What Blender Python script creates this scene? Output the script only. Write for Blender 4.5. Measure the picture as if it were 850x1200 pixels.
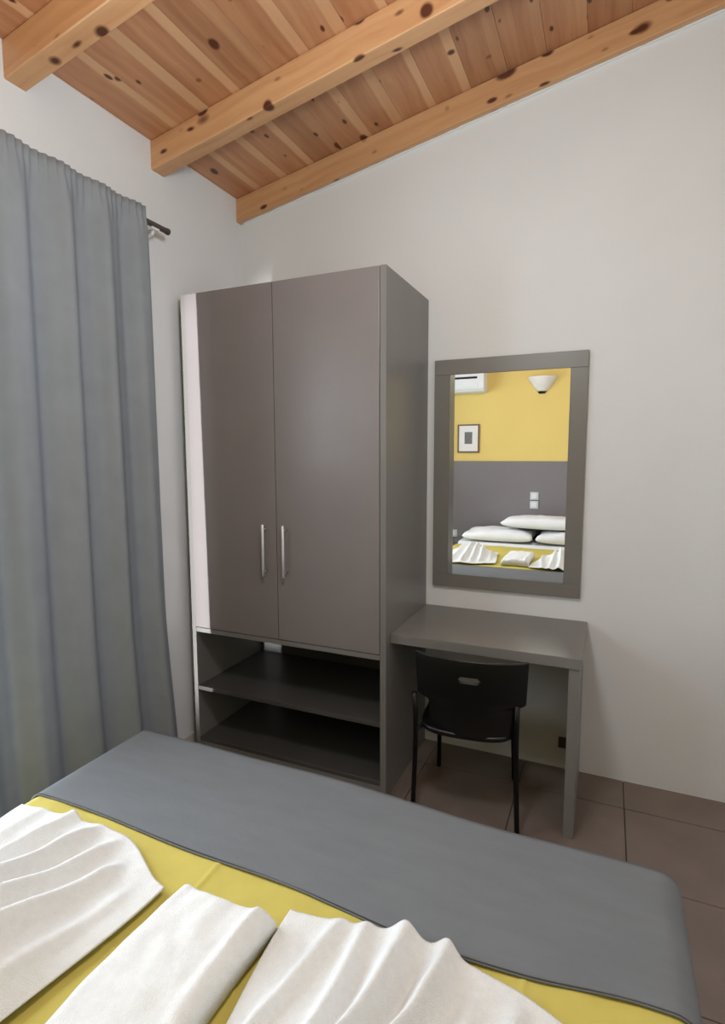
import bpy, bmesh, math, random
from mathutils import Vector, Matrix, noise
random.seed(7)
S = bpy.context.scene
COL = S.collection
for o in list(bpy.data.objects): bpy.data.objects.remove(o)

# ------------------------------------------------ camera
CAM = (0.0, -2.7424, 1.5424)
cd = bpy.data.cameras.new('camera'); cam = bpy.data.objects.new('camera', cd); COL.objects.link(cam)
R_ = Vector((0.91463, 0.40427, -0.00341)); U_ = Vector((-0.03973, 0.09827, 0.99437)); F_ = Vector((-0.40233, 0.90934, -0.10594))
m = Matrix(((R_.x, U_.x, -F_.x), (R_.y, U_.y, -F_.y), (R_.z, U_.z, -F_.z))).to_4x4()
m.translation = Vector(CAM); cam.matrix_world = m
cd.sensor_fit = 'HORIZONTAL'; cd.sensor_width = 36; cd.lens = 647.17 * 36 / 850
cd.clip_start = 0.02
S.camera = cam
# ------------------------------------------------ view, world, lights
S.view_settings.view_transform = 'Standard'; S.view_settings.look = 'None'
S.view_settings.gamma = 1; S.view_settings.use_curve_mapping = False
S.view_settings.exposure = 0.80
w = bpy.data.worlds.new('world'); S.world = w; w.use_nodes = True
bg = w.node_tree.nodes['Background']; bg.inputs[0].default_value = (0.80, 0.88, 1.0, 1); bg.inputs[1].default_value = 1.2
def area(name, loc, target, sx, sy, power, color):
    ld = bpy.data.lights.new(name, 'AREA'); ld.shape = 'RECTANGLE'; ld.size = sx; ld.size_y = sy
    ld.energy = power; ld.color = color
    o = bpy.data.objects.new(name, ld); COL.objects.link(o); o.location = loc
    o.rotation_euler = (Vector(target) - Vector(loc)).to_track_quat('-Z', 'Y').to_euler()
    return o
XL, XR, YF, YB = -1.962, 1.60, -3.40, 0.0
# daylight through the balcony window in the left wall
area('window_daylight', (-2.10, -2.05, 1.2), (0, -2.05, 1.1), 1.2, 2.1, 38, (0.78, 0.90, 1.0))
# daylight that slips past the curtain edge along the wall
# (it comes in at a grazing angle from the far side of the opening)
gl = area('window_gap_light', (-1.985, -2.62, 1.22), (-1.840, -0.58, 1.30), 0.03, 2.1, 2.4, (0.93, 0.97, 1.0))
gl.data.spread = math.radians(12)
# warm ceiling lamp of the room
ld = bpy.data.lights.new('ceiling_lamp_light', 'POINT'); ld.energy = 26; ld.color = (0.90, 0.96, 1.0); ld.shadow_soft_size = 0.14
lo = bpy.data.objects.new('ceiling_lamp_light', ld); COL.objects.link(lo); lo.location = (-0.42, -1.75, 2.45)
# weak fill light from the right, in front of the closed right wall
area('right_fill_light', (1.50, -2.2, 1.7), (-1.0, -1.2, 1.5), 1.4, 1.5, 4, (0.95, 0.98, 1.0))

# ------------------------------------------------ helpers
def setp(o, label=None, cat=None, group=None, kind=None, category=None):
    cat = cat or category
    if label: o['label'] = label
    if cat: o['category'] = cat
    if group: o['group'] = group
    if kind: o['kind'] = kind
    return o
def link(name, bm, mat, parent=None, smooth=False, **k):
    me = bpy.data.meshes.new(name); bm.normal_update(); bm.to_mesh(me); bm.free()
    if smooth:
        for p in me.polygons: p.use_smooth = True
    o = bpy.data.objects.new(name, me); COL.objects.link(o)
    for mm in (mat if isinstance(mat, (list, tuple)) else [mat]): me.materials.append(mm)
    if parent: o.parent = parent
    return setp(o, **k)
def empty(name, loc, **k):
    o = bpy.data.objects.new(name, None); COL.objects.link(o); o.location = loc; o.empty_display_size = .05
    return setp(o, **k)
def boxbm(x0, x1, y0, y1, z0, z1, bev=0.0, seg=2, bm=None):
    b = bm or bmesh.new()
    vs = [b.verts.new(v) for v in ((x0,y0,z0),(x1,y0,z0),(x1,y1,z0),(x0,y1,z0),(x0,y0,z1),(x1,y0,z1),(x1,y1,z1),(x0,y1,z1))]
    fs = [b.faces.new([vs[i] for i in q]) for q in ((0,3,2,1),(4,5,6,7),(0,1,5,4),(1,2,6,5),(2,3,7,6),(3,0,4,7))]
    if bev:
        es = list({e for f in fs for e in f.edges})
        bmesh.ops.bevel(b, geom=es, offset=bev, segments=seg, profile=.5, affect='EDGES')
    return b
def box(name, c, mat, parent=None, bev=0.0, seg=2, **k):
    """c = x0,x1,y0,y1,z0,z1 in world space; parent sits unrotated"""
    o = link(name, boxbm(*c, bev, seg), mat, None, **k)
    if parent:
        o.parent = parent; o.location = -wl(parent)
    return o
def wl(o):
    v = Vector(o.location)
    while o.parent: o = o.parent; v = v + o.location
    return v
def adopt(o, parent):
    o.parent = parent; o.location = o.location - wl(parent); return o
def tubebm(pts, r, n=12, bm=None, caps=True):
    b = bm or bmesh.new(); rings = []
    pts = [Vector(p) for p in pts]
    rs = r if isinstance(r, (list, tuple)) else [r] * len(pts)
    prev = None
    for i, p in enumerate(pts):
        d = (pts[min(i+1, len(pts)-1)] - pts[max(i-1, 0)]).normalized()
        if prev is None:
            a = Vector((0,0,1)) if abs(d.z) < .9 else Vector((1,0,0))
            u = d.cross(a).normalized()
        else:
            u = (prev - d * prev.dot(d)).normalized()
        prev = u; v = d.cross(u)
        rings.append([b.verts.new(p + rs[i]*(math.cos(t)*u + math.sin(t)*v)) for t in [2*math.pi*j/n for j in range(n)]])
    for a, c in zip(rings, rings[1:]):
        for j in range(n): b.faces.new((a[j], a[(j+1) % n], c[(j+1) % n], c[j]))
    if caps: b.faces.new(rings[0][::-1]); b.faces.new(rings[-1])
    bmesh.ops.recalc_face_normals(b, faces=b.faces[:])
    return b
def gridbm(nu, nv, fn, skip=None):
    b = bmesh.new(); V = [[b.verts.new(fn(i/(nu-1), j/(nv-1))) for j in range(nv)] for i in range(nu)]
    for i in range(nu-1):
        for j in range(nv-1):
            if skip and skip(i, j): continue
            b.faces.new((V[i][j], V[i+1][j], V[i+1][j+1], V[i][j+1]))
    return b
def solid(o, t, sub=0, off=-1):
    if sub:
        s = o.modifiers.new('sub', 'SUBSURF'); s.levels = sub; s.render_levels = sub
    s = o.modifiers.new('thick', 'SOLIDIFY'); s.thickness = t; s.offset = off
    return o
def smoothstep(a, b, x):
    t = max(0, min(1, (x-a)/(b-a))); return t*t*(3-2*t)

# ------------------------------------------------ materials
def srgb(r, g, b):
    f = lambda c: (c/255/12.92) if c/255 <= .04045 else ((c/255+.055)/1.055)**2.4
    return (f(r), f(g), f(b), 1)
def mat(name, col, rough=.5, metal=0, var=.04, scale=8, bump=0, bscale=200, spec=.5, stretch=(1,1,1)):
    M = bpy.data.materials.new(name); M.use_nodes = True; nt = M.node_tree; N = nt.nodes; L = nt.links
    P = N['Principled BSDF']; P.inputs['Roughness'].default_value = rough; P.inputs['Metallic'].default_value = metal
    P.inputs['Specular IOR Level'].default_value = spec
    tc = N.new('ShaderNodeTexCoord'); mp = N.new('ShaderNodeMapping'); mp.inputs['Scale'].default_value = stretch
    L.new(tc.outputs['Object'], mp.inputs[0])
    nz = N.new('ShaderNodeTexNoise'); nz.inputs['Scale'].default_value = scale; nz.inputs['Detail'].default_value = 5
    L.new(mp.outputs[0], nz.inputs['Vector'])
    rp = N.new('ShaderNodeValToRGB'); L.new(nz.outputs['Fac'], rp.inputs[0])
    c = Vector(col[:3])
    rp.color_ramp.elements[0].position = .3; rp.color_ramp.elements[1].position = .7
    rp.color_ramp.elements[0].color = (*(c*(1-var)), 1); rp.color_ramp.elements[1].color = (*[min(1, q) for q in c*(1+var)], 1)
    L.new(rp.outputs[0], P.inputs['Base Color'])
    if bump:
        n2 = N.new('ShaderNodeTexNoise'); n2.inputs['Scale'].default_value = bscale; n2.inputs['Detail'].default_value = 3
        L.new(mp.outputs[0], n2.inputs['Vector'])
        bp = N.new('ShaderNodeBump'); bp.inputs['Strength'].default_value = bump; bp.inputs['Distance'].default_value = .002
        L.new(n2.outputs['Fac'], bp.inputs['Height']); L.new(bp.outputs[0], P.inputs['Normal'])
    return M
def wood(name, along, dark, light, sap=True, kn=1.0):
    """knotty pine; along = grain axis (0 x, 1 y) in object space"""
    M = bpy.data.materials.new(name); M.use_nodes = True; nt = M.node_tree; N = nt.nodes; L = nt.links
    P = N['Principled BSDF']; P.inputs['Roughness'].default_value = .38
    tc = N.new('ShaderNodeTexCoord'); oi = N.new('ShaderNodeObjectInfo')
    ad = N.new('ShaderNodeVectorMath'); ad.operation = 'ADD'
    mu = N.new('ShaderNodeVectorMath'); mu.operation = 'SCALE'; mu.inputs['Scale'].default_value = 37.0
    cb = N.new('ShaderNodeCombineXYZ')
    for k in range(3): L.new(oi.outputs['Random'], cb.inputs[k])
    L.new(cb.outputs[0], mu.inputs[0]); L.new(tc.outputs['Object'], ad.inputs[0]); L.new(mu.outputs[0], ad.inputs[1])
    # a gentle wander of the grain
    wn = N.new('ShaderNodeTexNoise'); wn.inputs['Scale'].default_value = 3; L.new(ad.outputs[0], wn.inputs['Vector'])
    ws = N.new('ShaderNodeVectorMath'); ws.operation = 'SCALE'; ws.inputs['Scale'].default_value = .05
    L.new(wn.outputs['Color'], ws.inputs[0])
    a2 = N.new('ShaderNodeVectorMath'); a2.operation = 'ADD'; L.new(ad.outputs[0], a2.inputs[0]); L.new(ws.outputs[0], a2.inputs[1])
    mp = N.new('ShaderNodeMapping'); sc = [26, 26, 26]; sc[along] = 1.1; mp.inputs['Scale'].default_value = sc
    L.new(a2.outputs[0], mp.inputs[0])
    g = N.new('ShaderNodeTexNoise'); g.inputs['Scale'].default_value = 1; g.inputs['Detail'].default_value = 7; g.inputs['Roughness'].default_value = .6
    L.new(mp.outputs[0], g.inputs['Vector'])
    rp = N.new('ShaderNodeValToRGB'); L.new(g.outputs['Fac'], rp.inputs[0])
    rp.color_ramp.elements[0].position = .32; rp.color_ramp.elements[1].position = .68
    rp.color_ramp.elements[0].color = dark; rp.color_ramp.elements[1].color = light
    out = rp.outputs[0]
    # board-to-board tone
    hs = N.new('ShaderNodeHueSaturation'); L.new(out, hs.inputs['Color'])
    mr = N.new('ShaderNodeMapRange'); mr.inputs['To Min'].default_value = .82; mr.inputs['To Max'].default_value = 1.08
    L.new(oi.outputs['Random'], mr.inputs['Value']); L.new(mr.outputs[0], hs.inputs['Value']); out = hs.outputs[0]
    if sap:
        sx = N.new('ShaderNodeSeparateXYZ'); L.new(tc.outputs['Generated'], sx.inputs[0])
        e = N.new('ShaderNodeMapRange'); e.inputs['From Min'].default_value = .66; e.inputs['From Max'].default_value = .71
        an = N.new('ShaderNodeMath'); an.operation = 'MULTIPLY_ADD'; an.inputs[1].default_value = .12
        L.new(wn.outputs['Fac'], an.inputs[0]); L.new(sx.outputs['X'], an.inputs[2])
        an2 = N.new('ShaderNodeMath'); an2.operation = 'SUBTRACT'; an2.inputs[1].default_value = .06; L.new(an.outputs[0], an2.inputs[0])
        r7 = N.new('ShaderNodeMath'); r7.operation = 'MULTIPLY'; r7.inputs[1].default_value = 7.31; L.new(oi.outputs['Random'], r7.inputs[0])
        r8 = N.new('ShaderNodeMath'); r8.operation = 'FRACT'; L.new(r7.outputs[0], r8.inputs[0])
        an3 = N.new('ShaderNodeMath'); an3.operation = 'MULTIPLY_ADD'; an3.inputs[1].default_value = -.14; L.new(r8.outputs[0], an3.inputs[0]); L.new(an2.outputs[0], an3.inputs[2])
        L.new(an3.outputs[0], e.inputs['Value'])
        th = N.new('ShaderNodeMapRange'); th.inputs['From Min'].default_value = .15; th.inputs['From Max'].default_value = .4
        th.inputs['To Min'].default_value = .2; th.inputs['To Max'].default_value = .85
        L.new(oi.outputs['Random'], th.inputs['Value'])
        ml = N.new('ShaderNodeMath'); ml.operation = 'MULTIPLY'; L.new(e.outputs[0], ml.inputs[0]); L.new(th.outputs[0], ml.inputs[1])
        mx = N.new('ShaderNodeMix'); mx.data_type = 'RGBA'; L.new(ml.outputs[0], mx.inputs['Factor'])
        L.new(out, mx.inputs['A']); mx.inputs['B'].default_value = srgb(218, 172, 130); out = mx.outputs['Result']
    # knots: sparse dark ovals in two sizes
    for s1, al, thr, keep in [(q[0], q[1], q[2]*kn, q[3]/kn**2) for q in ((7.0, 3.8, .15, .42), (15.0, 7.0, .16, .45), (5.0, 5.0, .11, .3))]:
        m2 = N.new('ShaderNodeMapping'); sc = [s1]*3; sc[along] = al; m2.inputs['Scale'].default_value = sc
        L.new(a2.outputs[0], m2.inputs[0])
        vo = N.new('ShaderNodeTexVoronoi'); vo.inputs['Scale'].default_value = 1; L.new(m2.outputs[0], vo.inputs['Vector'])
        r = N.new('ShaderNodeMapRange'); r.inputs['From Min'].default_value = thr*.62; r.inputs['From Max'].default_value = thr
        r.inputs['To Min'].default_value = 1; r.inputs['To Max'].default_value = 0; L.new(vo.outputs['Distance'], r.inputs['Value'])
        sp = N.new('ShaderNodeSeparateColor'); L.new(vo.outputs['Color'], sp.inputs[0])
        gt = N.new('ShaderNodeMath'); gt.operation = 'GREATER_THAN'; gt.inputs[1].default_value = keep; L.new(sp.outputs[0], gt.inputs[0])
        mm = N.new('ShaderNodeMath'); mm.operation = 'MULTIPLY'; L.new(r.outputs[0], mm.inputs[0]); L.new(gt.outputs[0], mm.inputs[1])
        mx = N.new('ShaderNodeMix'); mx.data_type = 'RGBA'; L.new(mm.outputs[0], mx.inputs['Factor'])
        L.new(out, mx.inputs['A']); mx.inputs['B'].default_value = srgb(88, 44, 24); out = mx.outputs['Result']
    L.new(out, P.inputs['Base Color'])
    return M

M_wall = mat('white_plaster', srgb(224, 225, 226), .75, var=.015, scale=3, bump=.25, bscale=60)
M_pine_board = wood('pine_boards', 1, srgb(176, 118, 82), srgb(202, 148, 107))
M_pine_beam = wood('pine_beam', 0, srgb(207, 152, 106), srgb(225, 176, 128), sap=False, kn=1.35)
M_lam = mat('grey_laminate', srgb(128, 120, 119), .34, var=.03, scale=5, bump=.06, bscale=300)
M_lamside = mat('grey_laminate_side', srgb(122, 119, 115), .36, var=.04, scale=5, bump=.06, bscale=300, stretch=(1, 1, .3))
M_lam_shaded = mat('grey_laminate_shaded', srgb(74, 72, 70), .42, var=.04, scale=5)  # same grey laminate, darkened to put the open shelves' shade into its colour
M_frame = mat('mirror_frame_grey', srgb(118, 115, 110), .4, var=.03, scale=6, bump=.05, bscale=250)
M_steel = mat('brushed_steel', (.86, .84, .83, 1), .38, 1, var=.05, scale=60)
M_mirror = mat('mirror_silver', (.90, .91, .89, 1), .0, 1, var=0)
M_curtain = mat('grey_curtain_cloth', srgb(156, 162, 168), .85, var=.05, scale=12, bump=.3, bscale=500, spec=.2)
nt = M_curtain.node_tree; P = nt.nodes['Principled BSDF']     # daylight glows faintly through the cloth
tl = nt.nodes.new('ShaderNodeBsdfTranslucent'); tl.inputs[0].default_value = srgb(140, 144, 156)
mxs = nt.nodes.new('ShaderNodeMixShader'); mxs.inputs[0].default_value = .22
nt.links.new(P.outputs[0], mxs.inputs[1]); nt.links.new(tl.outputs[0], mxs.inputs[2]); nt.links.new(mxs.outputs[0], nt.nodes['Material Output'].inputs[0])
M_rod = mat('dark_metal_rod', srgb(92, 84, 82), .4, .4, var=.05)
M_white = mat('white_plastic', srgb(226, 226, 224), .4, var=.01)
M_black = mat('black_plastic', srgb(9, 9, 10), .38, var=.1)
M_blackmetal = mat('black_painted_steel', srgb(10, 10, 11), .4, .3, var=.1)
M_runner = mat('charcoal_runner_cloth', srgb(113, 116, 119), .8, var=.05, scale=30, bump=.35, bscale=420, spec=.25, stretch=(.25, 1, 1))
M_hem = mat('dark_hem_thread', srgb(70, 68, 66), .9, var=.1)
M_yellow = mat('yellow_bedspread_cloth', srgb(200, 184, 94), .75, var=.04, scale=20, bump=.2, bscale=400, spec=.25)
M_sheet = mat('white_sheet_cloth', srgb(228, 226, 226), .8, var=.015, bump=.2, bscale=300, spec=.2)
M_towel = mat('white_terry', srgb(232, 232, 230), .95, var=.03, scale=60, bump=1.0, bscale=420, spec=.1)
M_mattress = mat('mattress_ticking', srgb(205, 203, 198), .85, var=.03)
M_tile = mat('brown_grey_tile', srgb(122, 108, 100), .3, var=.12, scale=5, bump=.05, bscale=40)
M_grout = mat('grout', srgb(86, 78, 72), .9, var=.08)
M_ywall = mat('yellow_wall_paint', srgb(228, 198, 114), .7, var=.02, scale=3, bump=.2, bscale=60)
M_gwall = mat('grey_wall_paint', srgb(124, 117, 117), .6, var=.02, scale=3, bump=.15, bscale=60)
M_brown = mat('brown_picture_moulding', srgb(104, 78, 58), .4, var=.15, scale=30)
M_mat_board = mat('cream_mount_board', srgb(232, 226, 220), .8, var=.01)
M_print = mat('grey_mottled_print', srgb(112, 110, 108), .8, var=.35, scale=60)
M_alab = mat('frosted_glass_shade', srgb(228, 222, 214), .35, var=.06, scale=12)
M_socket = mat('dark_grey_plastic', srgb(70, 68, 66), .5, var=.05)
M_plate = mat('silver_switch_plate', srgb(206, 204, 206), .35, var=.02)
M_alu = mat('white_window_frame', srgb(220, 221, 222), .4, var=.02)
M_board = mat('headboard_base_cloth', srgb(110, 106, 104), .8, var=.05)
def glass(name):
    M = bpy.data.materials.new(name); M.use_nodes = True; nt = M.node_tree; N = nt.nodes; L = nt.links
    N.remove(N['Principled BSDF']); out = N['Material Output']
    t = N.new('ShaderNodeBsdfTransparent'); g = N.new('ShaderNodeBsdfGlossy'); g.inputs['Roughness'].default_value = .02
    f = N.new('ShaderNodeFresnel'); f.inputs['IOR'].default_value = 1.45; x = N.new('ShaderNodeMixShader')
    L.new(f.outputs[0], x.inputs[0]); L.new(t.outputs[0], x.inputs[1]); L.new(g.outputs[0], x.inputs[2]); L.new(x.outputs[0], out.inputs[0])
    return M
M_glass = glass('window_glass')

# ------------------------------------------------ room shell
SL = .187; Z0 = 2.960                       # ceiling boards' underside at the left wall, slope along x
ang = math.atan(SL)
def cz(x): return Z0 + SL*(x - XL)
# floor
floor = box('floor', (XL-.2, XR+.2, YF-.2, YB+.2, -.12, -.006), M_grout, kind='structure')
T = .45; tb = boxbm(0, T-.004, 0, T-.004, -.011, 0, .0015, 1)
tm = None; x = XL - .16
while x < XR:
    y = -.22 - T*7
    while y < YB:
        x0 = max(x, XL); x1 = min(x+T-.004, XR); y0 = max(y, YF); y1 = min(y+T-.004, YB)
        if x1-x0 > .02 and y1-y0 > .02:
            if x1-x0 > T-.005 and y1-y0 > T-.005:
                if tm is None:
                    o = link('tile', tb, M_tile); tm = o.data
                else:
                    o = bpy.data.objects.new('tile', tm); COL.objects.link(o)
                o.location = (x, y, random.uniform(-.0004, .0002)); o.parent = floor
            else:
                o = box('tile', (x0, x1, y0, y1, -.011, 0), M_tile); o.parent = floor
        y += T
    x += T
# back wall (wardrobe, mirror), with sloping head
def wedge(name, y0, y1, m_):
    b = bmesh.new(); pr = [(XL-.2, -.12), (XR+.2, -.12), (XR+.2, cz(XR+.2)+.03), (XL-.2, cz(XL-.2)+.03)]
    A = [b.verts.new((px, y0, pz)) for px, pz in pr]; B = [b.verts.new((px, y1, pz)) for px, pz in pr]
    b.faces.new(A); b.faces.new(B[::-1])
    for i in range(4): b.faces.new((A[i], B[i], B[(i+1) % 4], A[(i+1) % 4]))
    bmesh.ops.recalc_face_normals(b, faces=b.faces[:])
    return link(name, b, m_, kind='structure')
wedge('wall_back', YB, YB+.2, M_wall)
wf = wedge('wall_front', YF-.2, YF, M_ywall)
box('trim_1', (XL, XR, YF, YF+.012, 0.0, 1.452), M_gwall, bev=.002, kind='structure', label='grey painted lower panel of the wall behind the bed')
# left wall with window opening
WY0, WY1, WZ = -2.75, -1.38, 2.30
b = bmesh.new(); top = cz(XL)+.03
boxbm(XL-.2, XL, WY1, YB+.2, -.12, top, bm=b); boxbm(XL-.2, XL, YF-.2, WY0, -.12, top, bm=b); boxbm(XL-.2, XL, WY0, WY1, WZ, top, bm=b)
boxbm(XL-.2, XL, WY0, WY1, -.12, -.001, bm=b)
link('wall_left', b, M_wall, kind='structure')
box('wall_right', (XR, XR+.2, YF-.2, YB+.2, -.12, cz(XR)+.03), M_wall, kind='structure')
# window
win = empty('window_1', (XL-.12, (WY0+WY1)/2, 0), kind='structure')
b = bmesh.new(); fx0, fx1 = XL-.15, XL-.09
boxbm(fx0, fx1, WY0, WY0+.05, 0, WZ, bm=b); boxbm(fx0, fx1, WY1-.05, WY1, 0, WZ, bm=b)
boxbm(fx0, fx1, WY0+.05, WY1-.05, 0, .06, bm=b); boxbm(fx0, fx1, WY0+.05, WY1-.05, WZ-.05, WZ, bm=b)
adopt(link('window_frame', b, M_alu), win)
ym = (WY0+WY1)/2
for a, c in ((WY0+.05, ym), (ym, WY1-.05)):
    b = bmesh.new(); q0, q1 = fx0+.01, fx1-.01
    boxbm(q0, q1, a+.002, a+.06, .062, WZ-.052, bm=b); boxbm(q0, q1, c-.06, c-.002, .062, WZ-.052, bm=b)
    boxbm(q0, q1, a+.06, c-.06, .062, .13, bm=b); boxbm(q0, q1, a+.06, c-.06, WZ-.12, WZ-.052, bm=b)
    s_ = adopt(link('sash', b, M_alu), win)
    g = box('pane', (fx0+.025, fx0+.031, a+.06, c-.06, .13, WZ-.12), M_glass); g.parent = s_; g.location = -wl(s_)
# baseboard of the left wall
box('baseboard_left', (XL, XL+.010, WY1, YB, 0, .07), mat('cream_skirting', srgb(196, 190, 180), .5), bev=.002, kind='structure')
# ceiling: deck above, boards with v-joints, three beams
ceil = empty('ceiling', (XL, 0, Z0), kind='structure'); ceil.rotation_euler = (0, -ang, 0)
def cchild(name, c, m_, bev=0, me=None):
    if me is None: o = link(name, boxbm(*c, bev, 1), m_)
    else: o = bpy.data.objects.new(name, me); COL.objects.link(o)
    o.parent = ceil; return o
LEN = (XR-XL)/math.cos(ang)+.3
cchild('deck', (-.25, LEN, YF-.15, .15, .018, .05), M_pine_board)
PW = .165/math.cos(ang); first = None; x = -.205+.039
while x < LEN-.15:
    w_ = PW-.0008
    if first is None:
        o = cchild('plank', (0, w_, YF+.002, -.002, 0, .017), M_pine_board, .0012); first = o.data
    else: o = cchild('plank', None, None, me=first)
    o.location = (x, 0, random.uniform(0, .0008)); x += PW
for y0, y1, nm in ((-.045, -.0005, 'a'), (-.683, -.602, 'b'), (-1.360, -1.278, 'c'), (-2.04, -1.955, 'd'), (-2.72, -2.635, 'e')):
    # bottom 0.125 below the boards (vertical), ends let into the walls
    o = cchild('beam', (-.03, LEN-.28, y0, y1, -.125*math.cos(ang), -.0005), M_pine_beam, .004)
# ragged plaster line under the wall beam
b = bmesh.new(); n = 140; L0 = LEN-.3
rows = []
for i in range(n+1):
    t = i/n*L0; q = .001+.003*noise.noise(Vector((t*9, 0, 0)))+.003*noise.noise(Vector((t*31, 3, 0)))
    zb = -.125*math.cos(ang)
    rows.append([b.verts.new((t, -.001, zb+.002)), b.verts.new((t, -.012-q, zb+.0005)), b.verts.new((t, -.011-q, zb-.002-q*.4)), b.verts.new((t, -.001, zb-.003-q))])
for r0, r1 in zip(rows, rows[1:]):
    for k in range(3): b.faces.new((r0[k], r1[k], r1[k+1], r0[k+1]))
o = link('plaster_joint', b, M_wall, smooth=True); o.parent = ceil; o['kind'] = 'stuff'

# ------------------------------------------------ wardrobe
x0, x1, yf, H = -1.912, -.847, -.582, 2.300
yb = -.003
ward = empty('wardrobe', ((x0+x1)/2, -.29, 0), label='tall grey two-door wardrobe with open shelves below, in the corner of the room', category='wardrobe')
DT = .019                                    # door thickness, doors lie in front of the carcass line
box('side_panel', (x1-.028, x1, yf, yb, 0, H), M_lamside, ward, .0012, 1)
box('side_panel', (x0, x0+.024, yf+.001, yb, 0, H-.001), M_lamside, ward, .001, 1)
box('top_panel', (x0+.0245, x1-.0285, yf+DT+.002, yb, H-.025, H-.001), M_lamside, ward)
box('back_panel', (x0+.0245, x1-.0285, yb-.012, yb, .02, H-.026), M_lam_shaded, ward)
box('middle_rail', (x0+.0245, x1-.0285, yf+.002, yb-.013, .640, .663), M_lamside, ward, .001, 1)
box('shelf', (x0+.0245, x1-.0285, yf+.003, yb-.013, .332, .353), M_lam_shaded, ward, .001, 1)
box('bottom_panel', (x0+.0245, x1-.0285, yf+.003, yb-.013, .055, .076), M_lam_shaded, ward, .001, 1)
box('plinth', (x0+.0245, x1-.0285, yf+.004, yf+.022, 0, .0545), M_lamside, ward)
xs = -1.3925
def door(a, c, hx):
    d = box('door', (a, c, yf-.001, yf-.001+DT, .667, H-.001), M_lam, ward, .0015, 2)
    b = bmesh.new(); yy = yf-.034
    tubebm([(hx, yy, .972), (hx, yy, .976), (hx, yy, 1.212), (hx, yy, 1.216)], [.006, .0074, .0074, .006], 14, b)
    for zz in (.995, 1.193): tubebm([(hx, yy+.004, zz), (hx, yf-.0015, zz)], .004, 10, b)
    h = link('handle', b, M_steel, smooth=True, label='brushed steel bar handle'); h.parent = d; h.location = -wl(d)
door(x0+.0252, xs-.0018, xs-.0545); door(xs+.0018, x1-.0305, xs+.0545)
# the left door laps its side panel: a slim filler strip shows beside it

# ------------------------------------------------ desk
desk = empty('desk', (-.45, -.26, 0), label='grey laminate desk fixed between wardrobe and end panel, under the mirror', category='desk')
box('desktop', (-.846, -.057, -.529, -.003, .707, .750), M_lamside, desk, .0015, 2)
box('end_panel', (-.106, -.067, -.520, -.003, 0, .7065), M_lamside, desk, .0012, 1)
# ------------------------------------------------ wall socket under the desk
s = empty('wall_socket', (-.148, -.001, .135), label='small dark grey outlet low on the white wall, under the desk beside its end panel', category='socket')
box('cover_plate', (-.166, -.130, -.012, -.001, .108, .160), M_socket, s, .002)
# ------------------------------------------------ mirror
mx0, mx1, mz0, mz1, my = -.806, -.094, .862, 1.998, -.026
mir = empty('wall_mirror', (-.45, -.01, mz0), label='framed rectangular wall mirror with wide flat grey frame, above the desk', category='mirror')
ix0, ix1, iz0, iz1 = -.727, -.168, .928, 1.924
box('frame_rail', (mx0, mx1, my, -.002, iz1, mz1), M_frame, mir, .0015, 1)
box('frame_rail', (mx0, mx1, my, -.002, mz0, iz0), M_frame, mir, .0015, 1)
box('frame_stile', (mx0, ix0, my+.0002, -.002, iz0+.0003, iz1-.0003), M_frame, mir, .001, 1)
box('frame_stile', (ix1, mx1, my+.0002, -.002, iz0+.0003, iz1-.0003), M_frame, mir, .001, 1)
box('mirror_glass', (ix0+.0005, ix1-.0005, my+.003, my+.007, iz0+.0005, iz1-.0005), M_mirror, mir)

# ------------------------------------------------ curtain and its rod
rod = empty('curtain_rod', (-1.875, -.69, 2.545), label='dark metal curtain rod on the left wall, end showing beyond the grey curtain', category='curtain rod')
adopt(link('rod', tubebm([(-1.875, -.690, 2.548), (-1.875, -3.1, 2.548)], .0125, 16), M_rod, smooth=False), rod)
b = bmesh.new(); tubebm([(-1.875, -.684, 2.548), (-1.875, -.698, 2.548)], .0145, 16, b)
adopt(link('end_cap', b, M_rod), rod)
for yy in (-.775, -2.9):
    b = bmesh.new(); boxbm(XL, -1.955+.003, yy-.022, yy+.022, 2.47, 2.535, .003, 2, b)
    tubebm([(-1.955, yy, 2.505), (-1.91, yy, 2.502), (-1.885, yy, 2.510), (-1.876, yy, 2.524)], .008, 10, b)
    boxbm(-1.892, -1.860, yy-.022, yy+.022, 2.522, 2.534, .002, 1, b)
    adopt(link('bracket', b, M_white, label='white bracket'), rod)
CW = .050
def curt(u, v):
    z = 2.578 - v*2.548
    y = -.868 + .04*smoothstep(.65, 1, v)*(1-u) - u*.80 - .012*math.sin(v*3)*(1-u)
    f = smoothstep(0, .08, v)
    ph = u*.80/.185*2*math.pi + .5*math.sin(v*2.0+u*3)
    a = (.010+.020*f)
    xw = a*math.sin(ph) + .006*math.sin(ph*2.3+1+v*2)*f
    if v < .05: xw += .006*math.sin(u*.80/.03*2*math.pi)*(1-v/.05)
    x = -1.822 + .018*(1-u)*v + xw*.80
    if v < .02: x -= .004
    return (max(x, -1.856), y, z)
b = gridbm(200, 70, curt)
c_ = link('curtain', b, M_curtain, smooth=True, label='floor-length grey curtain hanging from the rod beside the wardrobe', category='curtain')
solid(c_, .002, 0, 0)

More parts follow.
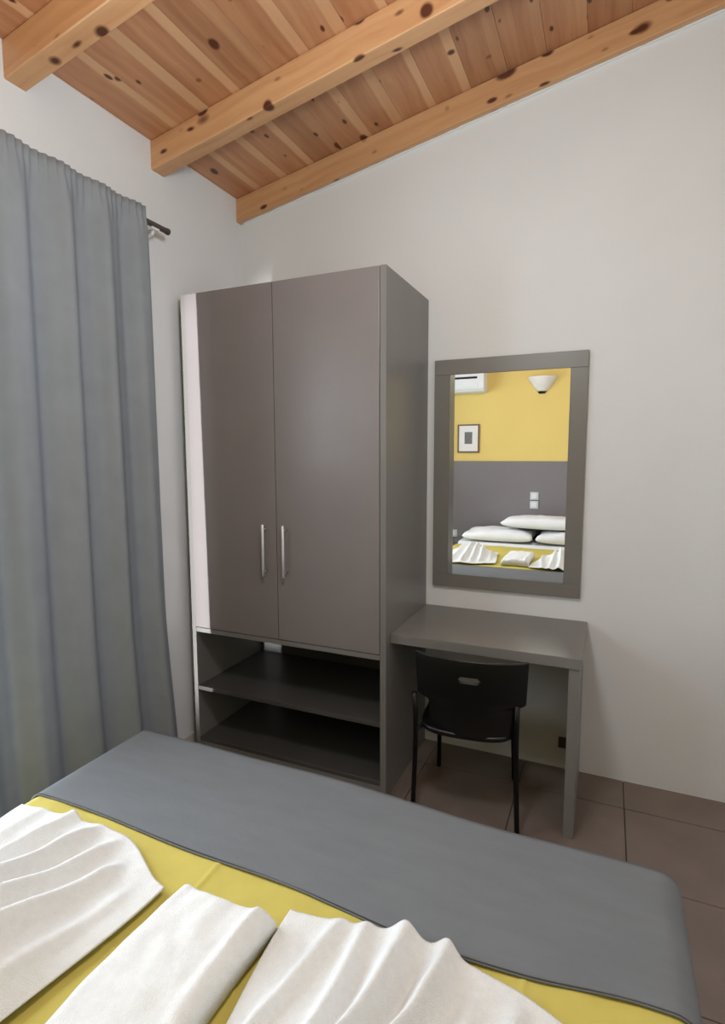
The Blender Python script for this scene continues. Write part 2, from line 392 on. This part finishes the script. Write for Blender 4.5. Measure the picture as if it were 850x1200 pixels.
# ------------------------------------------------ bed
BX0, BX1, BY0, BY1, BZ = -1.425, .175, YF+.02, -1.400, .598
bed = empty('bed', ((BX0+BX1)/2, (BY0+BY1)/2, 0), label='double bed with white mattress standing against the grey wall', category='bed')
box('bed_base', (BX0+.03, BX1-.03, BY0+.03, BY1-.05, .10, .34), M_board, bed, .01)
for lx in (BX0+.12, BX1-.12):
    for ly in (BY0+.12, BY1-.16):
        adopt(link('leg', tubebm([(lx, ly, 0), (lx, ly, .1)], [.022, .028], 14), M_blackmetal), bed)
box('mattress', (BX0+.012, BX1-.012, BY0, BY1-.022, .34, BZ-.006), M_mattress, bed, .04, 4)
def cover(name, y0, y1, dz, drop, m_, endfoot=False, wr=.0025, seed=0, nx=120, ny=60, crease=False, puff=0, **k):
    """cloth laid over the mattress from y0 (head side) to y1 (foot side), falling down both sides"""
    g = dz; ax = (BX1-BX0)/2; cx = (BX0+BX1)/2; r = .045
    half = ax + g
    path = []                                # cross profile by arc length, from left hem to right hem
    zt = BZ + g
    for t in [i/12 for i in range(12)]: path.append((-half, drop + (zt-r-drop)*t))
    for t in [i/8 for i in range(9)]:
        a = math.pi*(1 - t/2); path.append((-half+r+r*math.cos(a), zt-r+r*math.sin(a)))
    n = nx-42
    for i in range(1, n): path.append((-half+r+(2*half-2*r)*i/n, zt))
    for t in [i/8 for i in range(9)]:
        a = math.pi/2*(1 - t); path.append((half-r+r*math.cos(a), zt-r+r*math.sin(a)))
    for t in [(i+1)/12 for i in range(12)]: path.append((half, zt-r-(zt-r-drop)*t))
    long_ = []                               # lengthwise: (y, z drop)
    yend = y1 if not endfoot else BY1+g
    m1 = ny
    for j in range(m1+1): long_.append((y0+((yend-r if endfoot else y1)-y0)*j/m1, 0))
    if endfoot:
        for t in [i/6 for i in range(1, 7)]:
            a = math.pi/2*(1-t); long_.append((yend-r+r*math.cos(a), r*math.sin(a)-r))
        for t in [i/8 for i in range(1, 9)]: long_.append((yend, -r-(zt-r-drop)*t))
    b = bmesh.new(); V = []
    for (px, pz) in path:
        row = []
        for (ly, ld) in long_:
            z = pz + ld
            if ld < 0: z = drop + (pz-drop)*max(0, (zt+ld-drop)/(zt-drop))
            nz = wr*noise.noise(Vector((px*3+seed, ly*5, 1)))+wr*.5*noise.noise(Vector((px*9, ly*9+seed, 4)))
            if crease and pz > zt-.001 and ld == 0:
                X = cx+px
                for qq in (abs(ly+2.045+.02*math.sin(X*5)), abs(X+.775+.03*(ly+2)), abs(X+.10)):
                    nz += .0030*math.exp(-(qq/.005)**2)
                nz += .0022*noise.noise(Vector((X*14, ly*3, 9)))
            if puff: nz += puff*smoothstep(BY0, BY0+.1, ly)*(1-smoothstep(-2.93, -2.89, ly))*(1 if pz > zt-.001 else smoothstep(zt-.2, zt, pz))
            zz = z + (nz if puff else 0) if False else z + (max(nz, -.0009) if pz > zt-.001 and ld == 0 else 0)
            row.append(b.verts.new((cx+px, ly, zz)))
        V.append(row)
    for i in range(len(V)-1):
        for j in range(len(V[0])-1): b.faces.new((V[i][j], V[i+1][j], V[i+1][j+1], V[i][j+1]))
    bmesh.ops.recalc_face_normals(b, faces=b.faces[:])
    o = link(name, b, m_, smooth=True, **k); solid(o, .0015, 0, -1); return o
cover('bed_sheet', BY0+.005, BY1, .002, .30, M_sheet, True, puff=.028, label='white cotton sheet covering the mattress, seen at the pillow end', category='sheet')
cover('bedspread', -2.885, BY1, .0065, .20, M_yellow, True, wr=.0035, seed=3, nx=360, ny=240, crease=True, label='yellow bedspread laid across the bed beneath the towels', category='bedspread')
# grey runner: wavy hem toward the yellow
def runner():
    g = .013; half = (BX1-BX0)/2+g; cx = (BX0+BX1)/2; zt = BZ+g; r = .05; drop = .16; yfar = BY1-.001
    path = []
    for t in [i/10 for i in range(10)]: path.append((-half, drop+(zt-r-drop)*t))
    for t in [i/8 for i in range(9)]:
        a = math.pi*(1-t/2); path.append((-half+r+r*math.cos(a), zt-r+r*math.sin(a)))
    for i in range(1, 110): path.append((-half+r+(2*half-2*r)*i/110, zt))
    for t in [i/8 for i in range(9)]:
        a = math.pi/2*(1-t); path.append((half-r+r*math.cos(a), zt-r+r*math.sin(a)))
    for t in [(i+1)/10 for i in range(10)]: path.append((half, zt-r-(zt-r-drop)*t))
    b = bmesh.new(); V = []
    hem = []
    for px, pz in path:
        X = cx+px
        hy = -1.795 - .022*math.exp(-((X+.33)/.28)**2) + .012*smoothstep(-.1, .1, X) + .005*math.sin(X*9)
        row = []
        for j in range(31):
            t = j/30; y = hy+(yfar-.026*smoothstep(-.75, -.15, X)-.004*math.sin(X*5)**2-hy)*t
            nz = .0022*noise.noise(Vector((X*4, y*6, 2))) if pz > zt-.001 else 0
            zz = pz+max(nz, -.001)
            # the far edge dips over the foot of the bed
            if pz > zt-.001 and t > .93: zz -= .0015*((t-.93)/.07)**2
            row.append(b.verts.new((X, y, zz)))
        hem.append((X, hy+.003, pz+.0008 if pz > zt-.001 else pz))
        V.append(row)
    for i in range(len(V)-1):
        for j in range(30): b.faces.new((V[i][j], V[i+1][j], V[i+1][j+1], V[i][j+1]))
    bmesh.ops.recalc_face_normals(b, faces=b.faces[:])
    o = link('bed_runner', b, M_runner, smooth=True, label='grey woven runner spread across the foot of the bed', category='bed runner'); solid(o, .004, 0, -1)
    h = link('hem', tubebm(hem[14:-14], .0013, 6), M_hem, o, smooth=True, label='dark stitched hem')
runner()

# ------------------------------------------------ towels
def folded_towel():
    x0, x1, y0, y1, zb = -.790, -.560, -2.392, -1.905, .6145
    hgt = .048
    def fn(u, v):
        x = x0+(x1-x0)*u; y = y0+(y1-y0)*v
        x += .010*(v-.5) + .004*math.sin(v*7); y += -.014*math.sin(u*math.pi) * (1 if v > .5 else -1)*abs(v-.5)*2
        e = min(u, 1-u)*(x1-x0); e2 = min(v, 1-v)*(y1-y0)
        q = (1-(1-min(1, e/.03))**2.4)**(1/2.4) * (1-(1-min(1, e2/.022))**2.4)**(1/2.4)
        z = zb + hgt*q*(.86+.14*smoothstep(0, .5, u)) + 0.005*noise.noise(Vector((x*13, y*9, 0)))*q + .004*noise.noise(Vector((x*26, y*22, 5)))*q
        z += .008*math.exp(-((u-.86)/.05)**2)*q*smoothstep(.3, .9, v)
        return (x, y, max(z, zb))
    b = gridbm(70, 110, fn)
    # flat underside
    b2 = [e for e in b.edges if e.is_boundary]
    bmesh.ops.holes_fill(b, edges=b2)
    bmesh.ops.recalc_face_normals(b, faces=b.faces[:])
    o = link('folded_towel', b, M_towel, smooth=True, label='flat folded white hand towel lying on the yellow bedspread between two fanned towels', category='towel')
    # folded layers along the long right side
    return o
folded_towel()
def fan_towel(name, cx, half, tx, thalf, yfront, ytail, ridges, hump, label, seed):
    """a towel fanned out towards the runner and gathered, raised, towards the pillows.
    ridges: (position at the front edge, position at the gather, height, width, start) across -1..1"""
    zb = .6105
    def fn(u, v):
        s = u*2-1
        k = smoothstep(0, 1, v)
        x = (cx+s*half)*(1-k) + (tx+s*thalf)*k
        y = yfront(s) + (ytail-yfront(s))*v
        env = max(0, 1-abs(s)**6)
        z = .008 + hump*math.exp(-((v-.62)/.26)**2)*max(0, 1-s*s)
        for a, c, h, wd, st in ridges:
            sr = a+(c-a)*v; d = (s-sr)/wd
            g = math.exp(-abs(d)**2.0)*h*(.50+.50*smoothstep(0, .22, v))*smoothstep(st-.06, st+.10, v)*(1-.6*smoothstep(.75, 1, v))
            z += g*env
            x += -.12*g*math.tanh(d*2)*env
            y += .35*g*math.exp(-(v/.10)**2)
        z += (.003*noise.noise(Vector((x*22, y*16, seed))) + .006*noise.noise(Vector((x*8, y*5, seed+4))))*env
        return (x, y, zb+max(z, .001))
    b = gridbm(190, 110, fn)
    bmesh.ops.recalc_face_normals(b, faces=b.faces[:])
    o = link(name, b, M_towel, smooth=True, label=label, category='towel')
    solid(o, .005, 0, 1); return o
fan_towel('fanned_towel', -.262, .290, -.33, .16, lambda s: -1.865+.040*math.exp(-((s+.1)/.55)**2)-.03*smoothstep(.5, 1, s), -2.42,
          [(-.62, -.98, .026, .060, -.02), (-.46, -.28, .030, .06, -.02), (-.20, -.06, .050, .085, -.1), (.09, .12, .046, .072, -.1),
           (.34, .42, .014, .06, .12), (.58, .62, .024, .07, .05), (-.82, -.80, .012, .05, .3), (.80, .85, .012, .05, .2)], .075,
          'fanned white towel right of the flat folded towel', .6)
fan_towel('fanned_towel', -1.105, .275, -1.06, .17, lambda s: -1.835-.02*s*s-.065*smoothstep(.25, 1, s), -2.42,
          [(-.75, -.8, .02, .07, 0), (-.38, -.45, .034, .075, -.1), (-.02, -.10, .040, .08, .02), (.28, .10, .030, .075, .05),
           (.55, .35, .026, .07, .1), (.80, .75, .012, .06, .1)], .085,
          'fanned white towel left of the flat folded towel, near the bed corner', 2.4)
# ------------------------------------------------ pillows
def pillow(cx, cy, cz_, L, W, Hh, tilt, label, seed, rz=0):
    def shape(u, v, top):
        a = u*2-1; c = v*2-1
        ex = 1-.07*(1-abs(c)**2)*0; 
        X = a*L/2*(1-.06*(1-c*c)); Y = c*W/2*(1-.08*(1-a*a))
        h = Hh/2*((1-abs(a)**2.6)*(1-abs(c)**3.0))**.31
        n = (.014*noise.noise(Vector((X*6+seed, Y*6, top*3)))+.006*noise.noise(Vector((X*18+seed, Y*7+X*9, 2))))*min(1, h/.02)
        return (X, Y, (h+n) if top else -(h*.75))
    b = gridbm(44, 30, lambda u, v: shape(u, v, 1)); c = gridbm(44, 30, lambda u, v: shape(u, v, 0))
    me = bpy.data.meshes.new('t'); c.to_mesh(me); c.free(); b.from_mesh(me); bpy.data.meshes.remove(me)
    bmesh.ops.remove_doubles(b, verts=b.verts[:], dist=.0004); bmesh.ops.recalc_face_normals(b, faces=b.faces[:])
    o = link('pillow', b, M_sheet, smooth=True, label=label, category='pillow')
    o.location = (cx, cy, cz_); o.rotation_euler = (tilt, 0, rz); return o
pillow(-1.0, -3.13, .690, .71, .48, .150, .0, 'white pillow lying flat at the window side of the bed, seen in the mirror', 1)
pillow(-.27, -3.13, .690, .71, .48, .145, .0, 'lower white pillow at right of the two beneath, dark gap above it in the mirror', 5)
pillow(-.54, -3.16, .824, .86, .46, .155, .05, 'upper white pillow laid over the other two against the grey wall, seen in the mirror', 9, rz=.04)

# ------------------------------------------------ chair
ch = empty('chair', (-.505, -.44, 0), label='black chair with curved back and slotted handhold, tucked under the desk', category='chair')
ch.rotation_euler = (0, 0, .09)
def cpart(o): o.parent = ch; return o
def backp(u, v):
    hw = .221 - .012*v if v < .52 else .215-.048*smoothstep(.52, .62, v)
    s = u*2-1
    top = (.004*s*s + .004*smoothstep(.85, 1, abs(s)) - .014)*(1-smoothstep(0, .3, v))
    z = .748 - v*.345
    return (.022 + s*hw, -.240 + .040*s*s + .045*v*v, z + top)
NU, NV = 61, 41
def skip(i, j):
    u = (i+.5)/(NU-1); v = (j+.5)/(NV-1)
    a, c = abs(u-.5)/.105, abs(v-.26)/.036
    return a**3 + c**2 < 1
b = gridbm(NU, NV, backp, skip); bmesh.ops.recalc_face_normals(b, faces=b.faces[:])
o = cpart(link('backrest', b, M_black, smooth=True)); solid(o, .008, 1, 0)
def seatf(u, v):
    s = u*2-1; t = v*2-1
    k = (abs(s)**5+abs(t)**5)**.2; q = max(abs(s), abs(t), 1e-6)/max(k, 1e-6)
    return (s*q*.195, .005 + t*q*.200, .394 + .012*s*s - .012*smoothstep(.6, 1, t) + .004*smoothstep(-.6, -1, t))
b = gridbm(25, 25, seatf); bmesh.ops.recalc_face_normals(b, faces=b.faces[:])
o = cpart(link('seat', b, M_black, smooth=True)); solid(o, .020, 1, 0)
for sx in (-1, 1):
    cpart(link('leg', tubebm([(sx*.216, -.175, 0), (sx*.207, -.178, .22), (sx*.203, -.180, .40), (sx*.203, -.184, .46), (sx*.205, -.196, .56)], .0105, 12), M_blackmetal, smooth=True))
    cpart(link('leg', tubebm([(sx*.180, .235, 0), (sx*.172, .200, .25), (sx*.168, .175, .385)], .0105, 12), M_blackmetal, smooth=True))
    cpart(link('seat_rail', tubebm([(sx*.202, -.180, .383), (sx*.176, .0, .380), (sx*.168, .175, .380)], .0075, 10), M_blackmetal, smooth=True))

# ------------------------------------------------ things on the wall behind the camera, seen in the mirror
YW = YF+.001
ac = empty('air_conditioner', (-1.58, YW, 2.18), label='white air conditioner high on the yellow wall, reflected in the mirror', category='air conditioner')
aw = (-1.945, -1.215)
def acprof():
    pr = [(0, 2.18), (.15, 2.19), (.195, 2.225), (.205, 2.27), (.205, 2.40), (.185, 2.455), (0, 2.465)]
    b = bmesh.new(); A = [b.verts.new((aw[0], YW+p, z)) for p, z in pr]; B = [b.verts.new((aw[1], YW+p, z)) for p, z in pr]
    b.faces.new(A); b.faces.new(B[::-1])
    for i in range(len(pr)): b.faces.new((A[i], B[i], B[(i+1) % len(pr)], A[(i+1) % len(pr)]))
    bmesh.ops.recalc_face_normals(b, faces=b.faces[:])
    bmesh.ops.bevel(b, geom=[e for e in b.edges], offset=.006, segments=2, affect='EDGES')
    return b
adopt(link('casing', acprof(), M_white), ac)
box('air_slot', (-1.93, -1.285, YW+.2, YW+.208, 2.318, 2.340), M_black, ac, .002, label='black intake slot')
box('louvre', (-1.93, -1.275, YW+.198, YW+.2075, 2.235, 2.262), M_white, ac, .002)
sc = empty('wall_sconce', (-.650, YW, 2.16), label='white half-bowl wall lamp on the yellow wall, reflected in the mirror', category='wall lamp')
def bowl(u, v):
    a = math.pi*u; r = .045+.105*v**.85
    return (-.650+r*math.cos(a), YW+.004+r*math.sin(a)*.85, 2.175+.145*v)
b = gridbm(33, 14, bowl); o = adopt(link('lamp_shade', b, M_alab, smooth=True), sc); solid(o, .004, 0, 0)
b = gridbm(25, 6, lambda u, v: (-.650+(.046-.018*(1-v))*math.cos(math.pi*u), YW+.002+(.046-.018*(1-v))*.85*math.sin(math.pi*u), 2.152+.022*v))
o = adopt(link('lamp_base', b, M_black, smooth=True), sc); solid(o, .003, 0, 0)
pic = empty('framed_picture', (-1.41, YW, 1.55), label='small framed grey print with wide cream mount, low on the yellow wall', category='picture')
P0, P1, Q0, Q1 = -1.533, -1.293, 1.545, 1.853; fw = .014
box('frame_moulding', (P0, P1, YW, YW+.02, Q1-fw, Q1), M_brown, pic, .002, 1); box('frame_moulding', (P0, P1, YW, YW+.02, Q0, Q0+fw), M_brown, pic, .002, 1)
box('frame_moulding', (P0, P0+fw, YW, YW+.0198, Q0+fw, Q1-fw), M_brown, pic, .002, 1); box('frame_moulding', (P1-fw, P1, YW, YW+.0198, Q0+fw, Q1-fw), M_brown, pic, .002, 1)
box('mount', (P0+fw, P1-fw, YW, YW+.010, Q0+fw, Q1-fw), M_mat_board, pic)
box('print', (-1.455, -1.370, YW+.010, YW+.012, 1.640, 1.770), M_print, pic)
def switch(x, z, label, grp=None, name='light_switch', cat='switch'):
    e = empty(name, (x, YF+.012, z), label=label, category=cat)
    if grp: e['group'] = grp
    box('wall_plate', (x-.043, x+.043, YF+.0125, YF+.022, z-.041, z+.041), M_plate, e, .003, 2)
    box('rocker', (x-.027, x+.027, YF+.022, YF+.027, z-.026, z+.026), M_white, e, .002, 2)
switch(-.695, 1.085, 'upper of two square switches stacked on the grey wall above the pillows', 'stacked switches on the grey wall')
switch(-.695, .990, 'lower of two square switches stacked on the grey wall above the pillows', 'stacked switches on the grey wall')
switch(-1.565, .640, 'square outlet on the grey wall beside the bed corner, seen in the mirror', None, 'power_outlet', 'socket')
